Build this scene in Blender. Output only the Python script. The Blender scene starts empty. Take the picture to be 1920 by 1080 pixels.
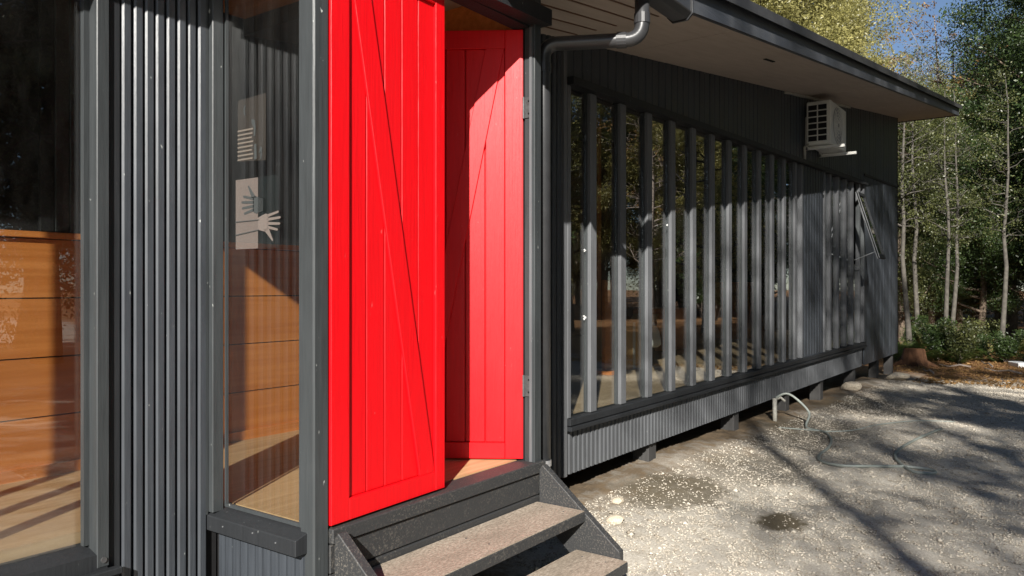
import bpy, bmesh, math, random
import numpy as np
from mathutils import Vector, Matrix

random.seed(7)
rng = np.random.default_rng(11)
SC = bpy.context.scene
COL = SC.collection
R = math.radians
EYE = 1.45                      # camera height above the yard datum; X runs along the facade, Y into the cabin


def Z(rel):
    return EYE + rel


# ------------------------------------------------------------------ camera, sky, sun, exposure
FOCAL = 1450.0 / 1920.0
YAW = math.atan2(1050, 1450)     # facade direction lies this far right of the view axis
cam_d = bpy.data.cameras.new('camera')
cam_d.sensor_width = 36
cam_d.lens = 36 * FOCAL
cam_d.clip_start = .05
cam_d.clip_end = 600
cam = bpy.data.objects.new('camera', cam_d)
COL.objects.link(cam)
cam.location = (0, 0, EYE)
cam.rotation_euler = (R(90), 0, YAW - R(90))
SC.camera = cam

SUN_TRAVEL = Vector((1.86, 1.0, -.53 * math.hypot(1.86, 1))).normalized()
SUN_EL = math.atan(.53)
world = bpy.data.worlds.new('World')
SC.world = world
world.use_nodes = True
wn = world.node_tree.nodes
wl = world.node_tree.links
bg = wn['Background']
sky = wn.new('ShaderNodeTexSky')
sky.sky_type = 'NISHITA'
sky.sun_disc = False
sky.sun_elevation = SUN_EL
sky.sun_rotation = math.atan2(-SUN_TRAVEL.x, -SUN_TRAVEL.y)
sky.air_density = .7
sky.dust_density = .2
sky.ozone_density = 1.3
wl.new(sky.outputs[0], bg.inputs['Color'])
bg.inputs['Strength'].default_value = .05

sun_d = bpy.data.lights.new('sun', 'SUN')
sun_d.energy = 5.0
sun_d.angle = R(.53)
sun_d.color = (1, .95, .88)
sun = bpy.data.objects.new('sun', sun_d)
COL.objects.link(sun)
sun.rotation_euler = SUN_TRAVEL.to_track_quat('-Z', 'Y').to_euler()

SC.view_settings.view_transform = 'Standard'
SC.view_settings.look = 'None'
SC.view_settings.gamma = 1
SC.view_settings.use_curve_mapping = False
SC.view_settings.exposure = 1.15
SC.render.engine = 'CYCLES'
SC.cycles.max_bounces = 10
SC.cycles.transparent_max_bounces = 16
SC.cycles.use_denoising = True
SC.cycles.caustics_reflective = False
SC.cycles.caustics_refractive = False


# ------------------------------------------------------------------ materials
class NT:
    def __init__(self, name):
        self.m = bpy.data.materials.new(name)
        self.m.use_nodes = True
        self.t = self.m.node_tree
        self.t.nodes.clear()
        self.out = self.n('ShaderNodeOutputMaterial')

    def n(self, typ, **kw):
        nd = self.t.nodes.new(typ)
        for k, v in kw.items():
            setattr(nd, k, v)
        return nd

    def l(self, a, b):
        self.t.links.new(a, b)

    def pos(self, scale=(1, 1, 1), obj=False):
        mp = self.n('ShaderNodeMapping')
        mp.inputs['Scale'].default_value = scale
        if obj:
            self.l(self.n('ShaderNodeTexCoord').outputs['Object'], mp.inputs['Vector'])
        else:
            self.l(self.n('ShaderNodeNewGeometry').outputs['Position'], mp.inputs['Vector'])
        return mp.outputs[0]

    def noise(self, vec, scale, detail=4, rough=.6):
        nd = self.n('ShaderNodeTexNoise')
        nd.inputs['Scale'].default_value = scale
        nd.inputs['Detail'].default_value = detail
        nd.inputs['Roughness'].default_value = rough
        self.l(vec, nd.inputs['Vector'])
        return nd.outputs['Fac']

    def ramp(self, fac, stops):
        rp = self.n('ShaderNodeValToRGB')
        el = rp.color_ramp.elements
        while len(el) < len(stops):
            el.new(.5)
        for e, (p, c) in zip(el, stops):
            e.position = p
            e.color = tuple(c) + (1,) if len(c) == 3 else c
        self.l(fac, rp.inputs[0])
        return rp.outputs[0]

    def mix(self, fac, a, b, blend='MIX'):
        mx = self.n('ShaderNodeMix', data_type='RGBA', blend_type=blend)
        for sock, v in ((mx.inputs[0], fac), (mx.inputs[6], a), (mx.inputs[7], b)):
            if hasattr(v, 'default_value') or isinstance(v, bpy.types.NodeSocket):
                self.l(v, sock)
            elif isinstance(v, (int, float)):
                sock.default_value = v
            else:
                sock.default_value = tuple(v) + (1,)
        return mx.outputs[2]

    def math(self, op, a, b=None, c=None):
        nd = self.n('ShaderNodeMath', operation=op)
        for i, v in enumerate((a, b, c)):
            if v is None:
                continue
            if isinstance(v, (int, float)):
                nd.inputs[i].default_value = v
            else:
                self.l(v, nd.inputs[i])
        return nd.outputs[0]

    def principled(self, color, rough=.6, spec=.5, bump=None, bump_d=.01, metal=0):
        p = self.n('ShaderNodeBsdfPrincipled')
        if isinstance(color, bpy.types.NodeSocket):
            self.l(color, p.inputs['Base Color'])
        else:
            p.inputs['Base Color'].default_value = tuple(color) + (1,)
        if isinstance(rough, bpy.types.NodeSocket):
            self.l(rough, p.inputs['Roughness'])
        else:
            p.inputs['Roughness'].default_value = rough
        p.inputs['Specular IOR Level'].default_value = spec
        p.inputs['Metallic'].default_value = metal
        if bump is not None:
            b = self.n('ShaderNodeBump')
            b.inputs['Strength'].default_value = .6
            b.inputs['Distance'].default_value = bump_d
            self.l(bump, b.inputs['Height'])
            self.l(b.outputs[0], p.inputs['Normal'])
        self.l(p.outputs[0], self.out.inputs[0])
        return p


def mul(c, k):
    return tuple(min(1, x * k) for x in c)


def mat_paint(name, col, rough=.5, spec=.5, grain=(14, 14, .7), wear=.5, specks=.0, dust=None):
    m = NT(name)
    g = m.noise(m.pos(grain), 6, 5, .65)
    big = m.noise(m.pos((1, 1, .5)), 2.2, 4, .6)
    c = m.ramp(g, [(.3, mul(col, 1 - .35 * wear)), (.7, mul(col, 1 + .35 * wear))])
    c = m.mix(m.math('MULTIPLY', m.ramp(big, [(.45, (0, 0, 0)), (.75, (1, 1, 1))]), .5), c,
              dust or mul(col, 1.7))
    if specks:
        sp = m.noise(m.pos((1, 1, .45)), 55, 2, .5)
        f = m.ramp(sp, [(.74, (0, 0, 0)), (.79, (1, 1, 1))])
        c = m.mix(m.math('MULTIPLY', f, specks), c, (.42, .44, .42))
    rr = m.math('ADD', m.math('MULTIPLY', big, .25), rough - .12)
    m.principled(c, rr, spec, g, .0025)
    return m.m


def mat_simple(name, col, rough=.6, spec=.4, metal=0, var=.2, scale=12, bump=.001):
    m = NT(name)
    g = m.noise(m.pos(obj=True), scale, 4, .6)
    c = m.ramp(g, [(.3, mul(col, 1 - var)), (.7, mul(col, 1 + var))])
    m.principled(c, rough, spec, g, bump, metal)
    return m.m


def mat_wood(name, a, b, axis='X', rough=.5, scale=3.0, spec=.4):
    m = NT(name)
    sc = {'X': (.35, 9, 9), 'Z': (9, 9, .35), 'Y': (9, .35, 9)}[axis]
    g = m.noise(m.pos(sc), scale, 6, .65)
    t = m.noise(m.pos((1, 1, 1)), 1.6, 3, .5)
    c = m.ramp(g, [(.3, a), (.68, b)])
    c = m.mix(m.math('MULTIPLY', t, .5), c, mul(a, .8))
    m.principled(c, rough, spec, g, .001)
    return m.m


def mat_leaf(name, dark, light, trans=.35, gloss=True):
    m = NT(name)
    at = m.n('ShaderNodeAttribute', attribute_name='rnd')
    c = m.ramp(at.outputs['Fac'], [(0, dark), (.6, tuple((x + y) / 2 for x, y in zip(dark, light))), (1, light)])
    d = m.n('ShaderNodeBsdfPrincipled')
    m.l(c, d.inputs['Base Color'])
    d.inputs['Roughness'].default_value = .42 if gloss else .7
    d.inputs['Specular IOR Level'].default_value = .5 if gloss else .2
    tr = m.n('ShaderNodeBsdfTranslucent')
    m.l(m.mix(.5, c, mul(light, 1.2)), tr.inputs['Color'])
    mx = m.n('ShaderNodeMixShader')
    mx.inputs[0].default_value = trans
    m.l(d.outputs[0], mx.inputs[1])
    m.l(tr.outputs[0], mx.inputs[2])
    m.l(mx.outputs[0], m.out.inputs[0])
    return m.m


def mat_glass(name, tint=(.93, .95, .94), dirt=.006):
    m = NT(name)
    lw = m.n('ShaderNodeLayerWeight')
    lw.inputs['Blend'].default_value = .5
    f5 = m.math('POWER', lw.outputs['Facing'], 5)
    f = m.math('MULTIPLY_ADD', f5, .96, .04)
    two = m.math('DIVIDE', m.math('MULTIPLY', f, 3.2), m.math('MULTIPLY_ADD', f, 2.2, 1))   # double glazing
    tr = m.n('ShaderNodeBsdfTransparent')
    tr.inputs[0].default_value = tint + (1,)
    gl = m.n('ShaderNodeBsdfGlossy')
    gl.inputs['Roughness'].default_value = .0
    wob = m.noise(m.pos((1, 1, .6)), 1.1, 2, .4)
    b = m.n('ShaderNodeBump')
    b.inputs['Strength'].default_value = .12
    b.inputs['Distance'].default_value = .02
    m.l(wob, b.inputs['Height'])
    m.l(b.outputs[0], gl.inputs['Normal'])
    df = m.n('ShaderNodeBsdfDiffuse')
    df.inputs[0].default_value = (.5, .48, .44, 1)
    dn = m.noise(m.pos((1, 1, .3)), 9, 5, .7)
    m1 = m.n('ShaderNodeMixShader')
    m.l(m.math('MULTIPLY', m.ramp(dn, [(.35, (0, 0, 0)), (.8, (1, 1, 1))]), dirt * 2), m1.inputs[0])
    m.l(tr.outputs[0], m1.inputs[1])
    m.l(df.outputs[0], m1.inputs[2])
    m2 = m.n('ShaderNodeMixShader')
    m.l(two, m2.inputs[0])
    m.l(m1.outputs[0], m2.inputs[1])
    m.l(gl.outputs[0], m2.inputs[2])
    m.l(m2.outputs[0], m.out.inputs[0])
    return m.m


BLACK = mat_paint('black_stain_boards', (.034, .039, .046), .40, .28, wear=.6, specks=.5)
BLACKD = mat_paint('black_stain_trim', (.018, .0195, .0215), .5, .16, wear=.5, specks=.35)
GREYP = mat_paint('grey_stain_posts', (.033, .037, .039), .42, .38, wear=.55, specks=.8)
MULL = mat_paint('grey_stain_mullions', (.100, .104, .110), .5, .25, wear=.45, specks=.3)
BLACKG = mat_paint('glossy_black_boards', (.036, .041, .048), .36, .55, wear=.6, specks=.8)
SKIRT = mat_paint('dusty_skirt_boards', (.070, .074, .079), .55, .2, wear=.5, specks=.3)  # lighter than the other boards: sun on the skirt put into the colour
BACK = mat_simple('black_backing', (.012, .012, .013), .8, .2)
FASC = mat_paint('dark_fascia', (.034, .038, .047), .5, .5, grain=(.7, 14, 14), wear=.6, dust=(.12, .125, .13))
RED = mat_paint('red_gloss_paint', (.62, .002, .006), .42, .32, wear=.22, specks=.10, dust=(.58, .004, .008))
GLASS = mat_glass('window_glass')
SOFF = mat_wood('soffit_board', (.43, .355, .295), (.52, .44, .375), 'X', .75, 2.0, .2)
ORANGE = mat_wood('varnished_wood', (.52, .165, .034), (.78, .30, .085), 'X', .35, 3)
FLOORW = mat_wood('floor_board', (.42, .25, .12), (.66, .44, .24), 'X', .45, 4)
FLOORR = mat_wood('hall_floor', (.46, .33, .20), (.64, .48, .32), 'X', .5, 4)
CEILW = mat_wood('ceiling_board', (.33, .16, .06), (.48, .26, .11), 'Y', .6, 3)
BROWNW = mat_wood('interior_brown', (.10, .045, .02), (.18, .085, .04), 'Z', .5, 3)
PIPE = mat_simple('black_plastic_pipe', (.030, .031, .033), .33, .5, var=.15)
CAP = mat_simple('roof_sheet', (.035, .035, .037), .5, .5, var=.2)
WHITEM = mat_simple('white_enamel', (.62, .62, .58), .4, .5, var=.06)
GRILLM = mat_simple('grey_grille', (.30, .31, .32), .5, .4, var=.1)
DARKM = mat_simple('dark_void', (.008, .008, .009), .8, .2)
CARD = mat_simple('cardboard', (.56, .34, .14), .8, .2, var=.15, scale=5)
STEEL = mat_simple('hinge_steel', (.055, .055, .056), .45, .5, var=.3, scale=60)
ALU = mat_simple('aluminium', (.62, .63, .64), .3, .5, metal=.8, var=.1)
HOSE = mat_simple('green_hose', (.25, .275, .25), .45, .5, var=.12)
PVC = mat_simple('weathered_pvc', (.34, .33, .29), .5, .4, var=.2, scale=25)
PAPER = mat_simple('paper', (.62, .60, .55), .8, .2, var=.05)
SPLAT = mat_simple('white_splash', (.75, .76, .75), .6, .3, var=.05)
ROCKM = mat_simple('pale_stone', (.46, .40, .31), .85, .2, var=.3, scale=9, bump=.01)
POSTW = mat_paint('weathered_post', (.045, .044, .043), .75, .2, wear=.7)


def mat_tread():
    m = NT('gritty_tread')
    v = m.noise(m.pos((.4, 1, 1)), 130, 4, .75)
    b = m.noise(m.pos((.6, 1.6, 1)), 5, 5, .65)
    c = m.ramp(v, [(.36, (.19, .155, .12)), (.5, (.31, .255, .20)), (.64, (.44, .375, .305))])
    c = m.mix(m.ramp(b, [(.4, (0, 0, 0)), (.72, (.7, .7, .7))]), c, (.18, .15, .115))
    m.principled(c, .85, .2, v, .004)
    return m.m


TREAD = mat_tread()


def mat_dusty_black():
    m = NT('dusty_black_boards')
    v = m.noise(m.pos(), 120, 3, .7)
    b = m.noise(m.pos((1, 1, 1)), 4, 4, .65)
    f = m.math('MULTIPLY', m.ramp(v, [(.52, (0, 0, 0)), (.66, (1, 1, 1))]), m.ramp(b, [(.35, (.05, .05, .05)), (.7, (.6, .6, .6))]))
    c = m.mix(f, (.028, .029, .030), (.20, .18, .15))
    m.principled(c, .6, .4, v, .002)
    return m.m


DUSTY = mat_dusty_black()


def mat_sticker(name, col, alpha):
    m = NT(name)
    d = m.n('ShaderNodeBsdfDiffuse')
    d.inputs[0].default_value = col + (1,)
    t = m.n('ShaderNodeBsdfTransparent')
    x = m.n('ShaderNodeMixShader')
    x.inputs[0].default_value = alpha
    m.l(t.outputs[0], x.inputs[1])
    m.l(d.outputs[0], x.inputs[2])
    m.l(x.outputs[0], m.out.inputs[0])
    return m.m


FROST = mat_sticker('frosted_vinyl', (.22, .185, .165), .28)
FROSTL = mat_sticker('faint_vinyl', (.22, .19, .16), .045)
VINYLD = mat_sticker('dark_vinyl', (.05, .055, .055), .85)


def mat_ground():
    m = NT('gravel_yard')
    p = m.pos()
    fine = m.noise(p, 70, 4, .75)
    mid = m.noise(p, 9, 5, .65)
    big = m.noise(p, .8, 4, .6)
    c = m.ramp(fine, [(.32, (.26, .235, .19)), (.45, (.42, .385, .325)), (.58, (.51, .475, .41)), (.70, (.61, .58, .52))])
    c = m.mix(m.math('MULTIPLY', m.ramp(mid, [(.48, (0, 0, 0)), (.62, (1, 1, 1))]), .55), c, (.33, .29, .23))
    soil = m.ramp(mid, [(.3, (.055, .038, .022)), (.7, (.17, .12, .07))])
    # bare damp earth along the house, wandering edge
    sx = m.n('ShaderNodeSeparateXYZ')
    m.l(p, sx.inputs[0])
    edge = m.math('ADD', sx.outputs['Y'], m.math('MULTIPLY', m.math('SUBTRACT', big, .5), 1.6))
    edge = m.math('ADD', edge, m.math('MULTIPLY', m.math('SUBTRACT', mid, .5), .9))
    c = m.mix(m.math('MULTIPLY', m.ramp(m.math('MULTIPLY_ADD', edge, .5, -.62), [(.42, (0, 0, 0)), (.72, (1, 1, 1))]), .95), c, soil)
    # damp dark patches in the gravel
    for (cx, cy, r, k) in ((4.67, 1.40, .26, .95), (4.95, 2.2, .60, .8), (6.05, 2.0, .75, .55), (8.3, 2.15, .9, .65), (10.6, 2.0, 1.1, .6), (7.3, 1.95, .5, .5)):
        dx = m.math('SUBTRACT', sx.outputs['X'], cx)
        dy = m.math('MULTIPLY', m.math('SUBTRACT', sx.outputs['Y'], cy), 1.5)
        d = m.math('SQRT', m.math('ADD', m.math('MULTIPLY', dx, dx), m.math('MULTIPLY', dy, dy)))
        d = m.math('ADD', d, m.math('MULTIPLY', m.math('SUBTRACT', mid, .5), r * 1.3))
        f = m.ramp(m.math('DIVIDE', d, r), [(.62, (1, 1, 1)), (1.0, (0, 0, 0))])
        c = m.mix(m.math('MULTIPLY', f, k), c, (.085, .068, .040))
    # leaf litter under the trees
    lf = m.noise(p, 38, 4, .8)
    lit = m.ramp(lf, [(.36, (.05, .028, .014)), (.5, (.20, .10, .045)), (.64, (.46, .27, .12))])
    far = m.math('ADD', m.math('MULTIPLY', m.math('SUBTRACT', sx.outputs['X'], 15.0), .35), m.math('MULTIPLY', m.math('SUBTRACT', big, .5), 1.6))
    c = m.mix(m.ramp(far, [(.1, (0, 0, 0)), (.55, (1, 1, 1))]), c, lit)
    m.principled(c, .9, .2, fine, .012)
    return m.m


GROUND = mat_ground()


def mat_pebble():
    m = NT('pebbles')
    at = m.n('ShaderNodeAttribute', attribute_name='rnd')
    c = m.ramp(at.outputs['Fac'], [(0, (.22, .19, .15)), (.3, (.37, .33, .27)), (.85, (.47, .43, .36)), (1, (.54, .50, .43))])
    m.principled(c, .85, .25)
    return m.m


PEBBLE = mat_pebble()


# ------------------------------------------------------------------ mesh helpers
class MB:
    def __init__(self):
        self.bm = bmesh.new()

    def hexa(self, pts):
        v = [self.bm.verts.new(p) for p in pts]
        for f in ((0, 1, 2, 3), (7, 6, 5, 4), (0, 4, 5, 1), (1, 5, 6, 2), (2, 6, 7, 3), (3, 7, 4, 0)):
            self.bm.faces.new([v[i] for i in f])
        return self

    def box(self, x0, x1, y0, y1, z0, z1):
        return self.hexa([(x0, y0, z0), (x1, y0, z0), (x1, y1, z0), (x0, y1, z0),
                          (x0, y0, z1), (x1, y0, z1), (x1, y1, z1), (x0, y1, z1)])

    def slope_box(self, x0, x1, y0, y1, za0, za1, zb0, zb1):
        """box whose bottom/top run from za at x0 to zb at x1"""
        return self.hexa([(x0, y0, za0), (x1, y0, zb0), (x1, y1, zb0), (x0, y1, za0),
                          (x0, y0, za1), (x1, y0, zb1), (x1, y1, zb1), (x0, y1, za1)])

    def bar(self, a, b, w, h, up=(0, 0, 1)):
        a, b = Vector(a), Vector(b)
        d = (b - a).normalized()
        s = d.cross(Vector(up))
        if s.length < 1e-4:
            s = Vector((1, 0, 0))
        s.normalize()
        u = s.cross(d).normalized()
        s, u = s * w / 2, u * h / 2
        return self.hexa([a - s - u, a + s - u, b + s - u, b - s - u, a - s + u, a + s + u, b + s + u, b - s + u])

    def tube(self, pts, rad, n=8, cap=True):
        pts = [Vector(p) for p in pts]
        if isinstance(rad, (int, float)):
            rad = [rad] * len(pts)
        rings = []
        ref = None
        for i, p in enumerate(pts):
            d = (pts[min(i + 1, len(pts) - 1)] - pts[max(i - 1, 0)])
            d = d.normalized() if d.length > 1e-9 else Vector((0, 0, 1))
            if ref is None:
                ref = Vector((1, 0, 0)) if abs(d.x) < .8 else Vector((0, 1, 0))
            u = (ref - d * ref.dot(d)).normalized()
            ref = u
            w = d.cross(u)
            rings.append([self.bm.verts.new(p + (u * math.cos(2 * math.pi * k / n) + w * math.sin(2 * math.pi * k / n)) * rad[i]) for k in range(n)])
        for a, b in zip(rings, rings[1:]):
            for k in range(n):
                self.bm.faces.new((a[k], a[(k + 1) % n], b[(k + 1) % n], b[k]))
        if cap:
            self.bm.faces.new(rings[0][::-1])
            self.bm.faces.new(rings[-1])
        return self

    def prism(self, poly, d):
        """polygon (3d points) extruded by vector d"""
        d = Vector(d)
        a = [self.bm.verts.new(p) for p in poly]
        b = [self.bm.verts.new(Vector(p) + d) for p in poly]
        n = len(a)
        self.bm.faces.new(a[::-1])
        self.bm.faces.new(b)
        for i in range(n):
            self.bm.faces.new((a[i], a[(i + 1) % n], b[(i + 1) % n], b[i]))
        return self

    def mesh(self, name, mat, bev=0, smooth=False):
        bmesh.ops.recalc_face_normals(self.bm, faces=self.bm.faces)
        if bev:
            bmesh.ops.bevel(self.bm, geom=list(self.bm.edges), offset=bev, segments=1, affect='EDGES', profile=.5)
        me = bpy.data.meshes.new(name)
        self.bm.to_mesh(me)
        self.bm.free()
        me.materials.append(mat)
        if smooth:
            me.polygons.foreach_set('use_smooth', [True] * len(me.polygons))
        return me


def link(name, me, parent=None):
    o = bpy.data.objects.new(name, me)
    COL.objects.link(o)
    if parent is not None:
        o.parent = parent
        if parent.get('world_parts'):
            o.matrix_parent_inverse = Matrix.Translation(-Vector(parent.location))
    return o


def part(name, mb, mat, parent=None, bev=0, smooth=False):
    return link(name, mb.mesh(name, mat, bev, smooth), parent)


def tag(o, label, cat, group=None):
    o['label'] = label
    o['category'] = cat
    if group:
        o['group'] = group
    return o


def thing(name, loc, label, cat, group=None, world_parts=True):
    o = bpy.data.objects.new(name, None)
    COL.objects.link(o)
    o.location = loc
    o.empty_display_size = .2
    if world_parts:
        o['world_parts'] = 1          # parts of this thing are modelled in world coordinates
    return tag(o, label, cat, group)


def copy_tree(o, parent=None):
    c = o.copy()
    COL.objects.link(c)
    if parent is not None:
        c.parent = parent
    for ch in list(o.children):
        copy_tree(ch, c)
    return c


def arrays_mesh(name, verts, faces, mat, rnd=None, smooth=False):
    """verts (n,3), faces (m,k) all of one size"""
    me = bpy.data.meshes.new(name)
    m, k = faces.shape
    me.vertices.add(len(verts))
    me.vertices.foreach_set('co', verts.astype(np.float32).ravel())
    me.loops.add(m * k)
    me.loops.foreach_set('vertex_index', faces.astype(np.int32).ravel())
    me.polygons.add(m)
    me.polygons.foreach_set('loop_start', np.arange(0, m * k, k, dtype=np.int32))
    if rnd is not None:
        at = me.attributes.new('rnd', 'FLOAT', 'FACE')
        at.data.foreach_set('value', rnd.astype(np.float32))
    me.update(calc_edges=True)
    me.validate()
    me.materials.append(mat)
    if smooth:
        me.polygons.foreach_set('use_smooth', [True] * m)
    return me


# ------------------------------------------------------------------ ground
def gz_arr(x, y):
    base = .05 - .021 * np.clip(x - 5, 0, 11.5)
    # small bank of earth against the piles
    base = base + .05 * np.exp(-((y - 2.75) / .45) ** 2) * (x > 2)
    w = np.clip(1 - np.abs(x - 8) / 60, 0, 1)
    bump = .022 * np.sin(x * 1.7 + 1.3 * np.sin(y * 1.1)) * np.cos(y * 1.9 + .7 * x) + .010 * np.sin(5.1 * x + 2 * y) * np.sin(4.3 * y - 1.1 * x)
    hill = .05 * np.clip(np.hypot(x - 6, y) - 22, 0, 60)
    return base + bump * w + .35 * hill


def gz(x, y):
    return float(gz_arr(np.array(float(x)), np.array(float(y))))


def build_ground():
    xs = np.concatenate([[-150, -90, -50, -30, -18, -10, -5, -2], np.arange(0, 2.6, .25), np.arange(2.6, 12, .05), np.arange(12, 24, .2),
                         [25, 27, 30, 34, 40, 50, 70, 110, 180]])
    ys = np.concatenate([[-150, -90, -50, -30, -20, -14, -10, -8], np.arange(-6, -1.5, .3), np.arange(-1.5, 3.2, .05), np.arange(3.2, 10, .5),
                         [12, 15, 20, 28, 40, 60, 100, 160]])
    X, Y = np.meshgrid(xs, ys, indexing='ij')
    Zg = gz_arr(X, Y)
    near = (X > 2.6) & (X < 12) & (Y > -1.5) & (Y < 3.2)
    Zg = Zg + near * rng.normal(0, .0045, X.shape)
    v = np.stack([X, Y, Zg], -1).reshape(-1, 3)
    nx, ny = X.shape
    i, j = np.meshgrid(np.arange(nx - 1), np.arange(ny - 1), indexing='ij')
    a = (i * ny + j).ravel()
    f = np.stack([a, a + ny, a + ny + 1, a + 1], 1)
    o = link('ground', arrays_mesh('ground', v, f, GROUND, smooth=True))
    o['kind'] = 'structure'


build_ground()

# ------------------------------------------------------------------ the cabin
YW = 2.67           # face of the main wall
YV = 2.10           # face of the porch
XS = 1.744          # left side of the porch
XV = 3.144          # right side of the porch
XE = 16.0           # far corner
SLOPE = .1345


def soffit(x):
    return Z(1.038 + SLOPE * x)


cabin = thing('timber_cabin', (6, 5, 0), 'black stained timber cabin on short piles with red double door', 'building')
FL = Z(-.84)

# backing walls (carry the boards)
front_wall = part('front_wall', MB()
                  .slope_box(4.22, 4.30, YW, YW + .10, Z(-1.2), soffit(4.22) + .03, Z(-1.2), soffit(4.30) + .03)
                  .slope_box(4.30, 13.1, YW, YW + .10, Z(1.36), soffit(4.30) + .03, Z(1.66), soffit(13.1) + .03)
                  .slope_box(13.1, XE, YW, YW + .10, Z(-1.2), soffit(13.1) + .03, Z(-1.2), soffit(XE) + .03)
                  .box(4.30, 13.1, YW, YW + .10, Z(-1.2), Z(-.90))
                  .box(9.62, 10.72, YW, YW + .10, Z(-.90), Z(1.52))
                  .slope_box(XV, 4.22, YW, YW + .10, Z(-1.2), soffit(XV) + .03, Z(-1.2), soffit(4.22) + .03), BACK, cabin)
left_wall = part('left_wall', MB().box(1.33, XS, YW, YW + .10, Z(-1.4), Z(1.40))
                 .box(-6, 1.33, YW, YW + .10, Z(-1.4), Z(-.94))
                 .box(-6, 1.33, YW, YW + .10, Z(1.50), Z(1.60)), BACK, cabin)
porch_wall = part('porch_wall', MB().box(XS + .004, XS + .05, YV + .075, YW - .004, Z(-1.4), Z(-.918)), BACK, cabin)
part('porch_side', MB().box(XV - .055, XV - .004, YV + .062, YW - .004, Z(-1.0), Z(1.45)), BACK, cabin)
part('porch_gable', MB().slope_box(XS, XV, YV + .03, YV + .10, Z(1.30), soffit(XS) + .25, Z(1.30), soffit(XV) + .03), BACK, cabin)
end_wall = part('end_wall', MB().box(XE - .1, XE, YW + .104, 9, Z(-1.2), soffit(XE))
                .box(-6, XE, 9, 9.1, Z(-1.2), Z(3.2))
                .box(-6.1, -6, YW, 9.1, Z(-1.2), Z(2.0)), BACK, cabin)

# board profile: chamfered batten, unit height, one shared mesh per kind


def batten_mesh(w, d, ch):
    mb = MB()
    poly = [(-w / 2, 0, 0), (-w / 2, -d + ch, 0), (-w / 2 + ch, -d, 0), (w / 2 - ch, -d, 0), (w / 2, -d + ch, 0), (w / 2, 0, 0)]
    mb.prism(poly, (0, 0, 1))
    return mb.mesh('board', BLACK)


def lay_boards(me, parent, x0, x1, pitch, y, zlo, zhi, jit=.002):
    n = int(round((x1 - x0) / pitch))
    p = (x1 - x0) / n
    for i in range(n):
        x = x0 + (i + .5) * p
        o = link('board', me, parent)
        a, b = zlo(x), zhi(x)
        o.location = (x + random.uniform(-jit, jit) * .5, y + random.uniform(-jit, jit), a)
        o.scale = (1, 1, b - a)


bm_left = batten_mesh(.0335, .019, .006)
bm_left.materials[0] = BLACKG
lay_boards(bm_left, left_wall, 1.368, XS - .046, .0415, YW, lambda x: Z(-1.36), lambda x: Z(1.39), .0025)
bm_skirt = batten_mesh(.043, .016, .006)
bm_skirt.materials[0] = SKIRT
lay_boards(bm_skirt, front_wall, 4.235, 12.98, .058, YW, lambda x: Z(-1.215), lambda x: Z(-.925), .0015)
bm_up = batten_mesh(.110, .016, .006)
lay_boards(bm_up, front_wall, 4.235, 13.1, .118, YW, lambda x: Z(1.372 + .034 * (x - 4.3)), lambda x: soffit(x) + .01, .002)
bm_end = batten_mesh(.136, .016, .008)
lay_boards(bm_end, front_wall, 13.12, XE - .03, .144, YW, lambda x: Z(1.80 + .038 * (x - 13.1)), lambda x: soffit(x) + .01, .003)
lay_boards(bm_end, front_wall, 13.12, XE - .03, .144, YW, lambda x: Z(-1.215), lambda x: Z(1.765 + .038 * (x - 13.1)), .003)
bm_shade = batten_mesh(.043, .016, .006)
lay_boards(bm_shade, front_wall, XV + .02, 4.215, .058, YW, lambda x: Z(-1.215), lambda x: soffit(x) + .01, .0015)
lay_boards(bm_up, front_wall, 9.66, 10.66, .125, YW, lambda x: Z(-.905), lambda x: Z(1.355 + .034 * (x - 4.3)), .001)
part('flashing', MB().slope_box(13.1, XE + .01, YW - .035, YW + .01, Z(1.768), Z(1.80), Z(1.768 + .11), Z(1.80 + .11)), BLACKD, front_wall)
part('corner_trim', MB().slope_box(XE - .03, XE + .02, YW - .02, YW + .1, Z(-1.22), soffit(XE) + .01, Z(-1.22), soffit(XE) + .01), BLACKD, front_wall)
part('corner_trim', MB().box(4.216, 4.256, YW - .03, YW + .02, Z(-1.22), soffit(4.2)), MULL, front_wall, .003)
# porch side wall boards below the narrow window (face -X)
mbn = MB()
mbn.prism([(0, -.021, 0), (-.010, -.019, 0), (-.012, -.006, 0), (-.012, .016, 0), (-.010, .019, 0), (0, .021, 0)], (0, 0, 1))
bm_side = mbn.mesh('board', BLACK)
yy = YV + .045
while yy < YW - .03:
    o = link('board', bm_side, porch_wall)
    o.location = (XS + .004 + random.uniform(-.001, .001), yy + .022, Z(-1.36))
    o.scale = (1, 1, .46)
    yy += .0455

# posts
part('post', MB().box(XS, 1.812, YV, YV + .073, Z(-1.37), Z(1.31)), GREYP, cabin, .006)
part('post', MB().box(3.085, XV, YV, YV + .060, Z(-1.0), Z(1.45)), GREYP, cabin, .004)
part('post_bead', MB().box(3.078, 3.0845, YV + .012, YV + .026, Z(-.84), Z(1.26)), MULL, cabin)
part('post', MB().box(1.700, 1.748, YW - .045, YW - .004, Z(-.85), Z(1.40)), GREYP, cabin, .003)
part('post', MB().box(1.676, 1.699, YW - .020, YW - .002, Z(-.86), Z(1.39)), GREYP, cabin, .002)

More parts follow.
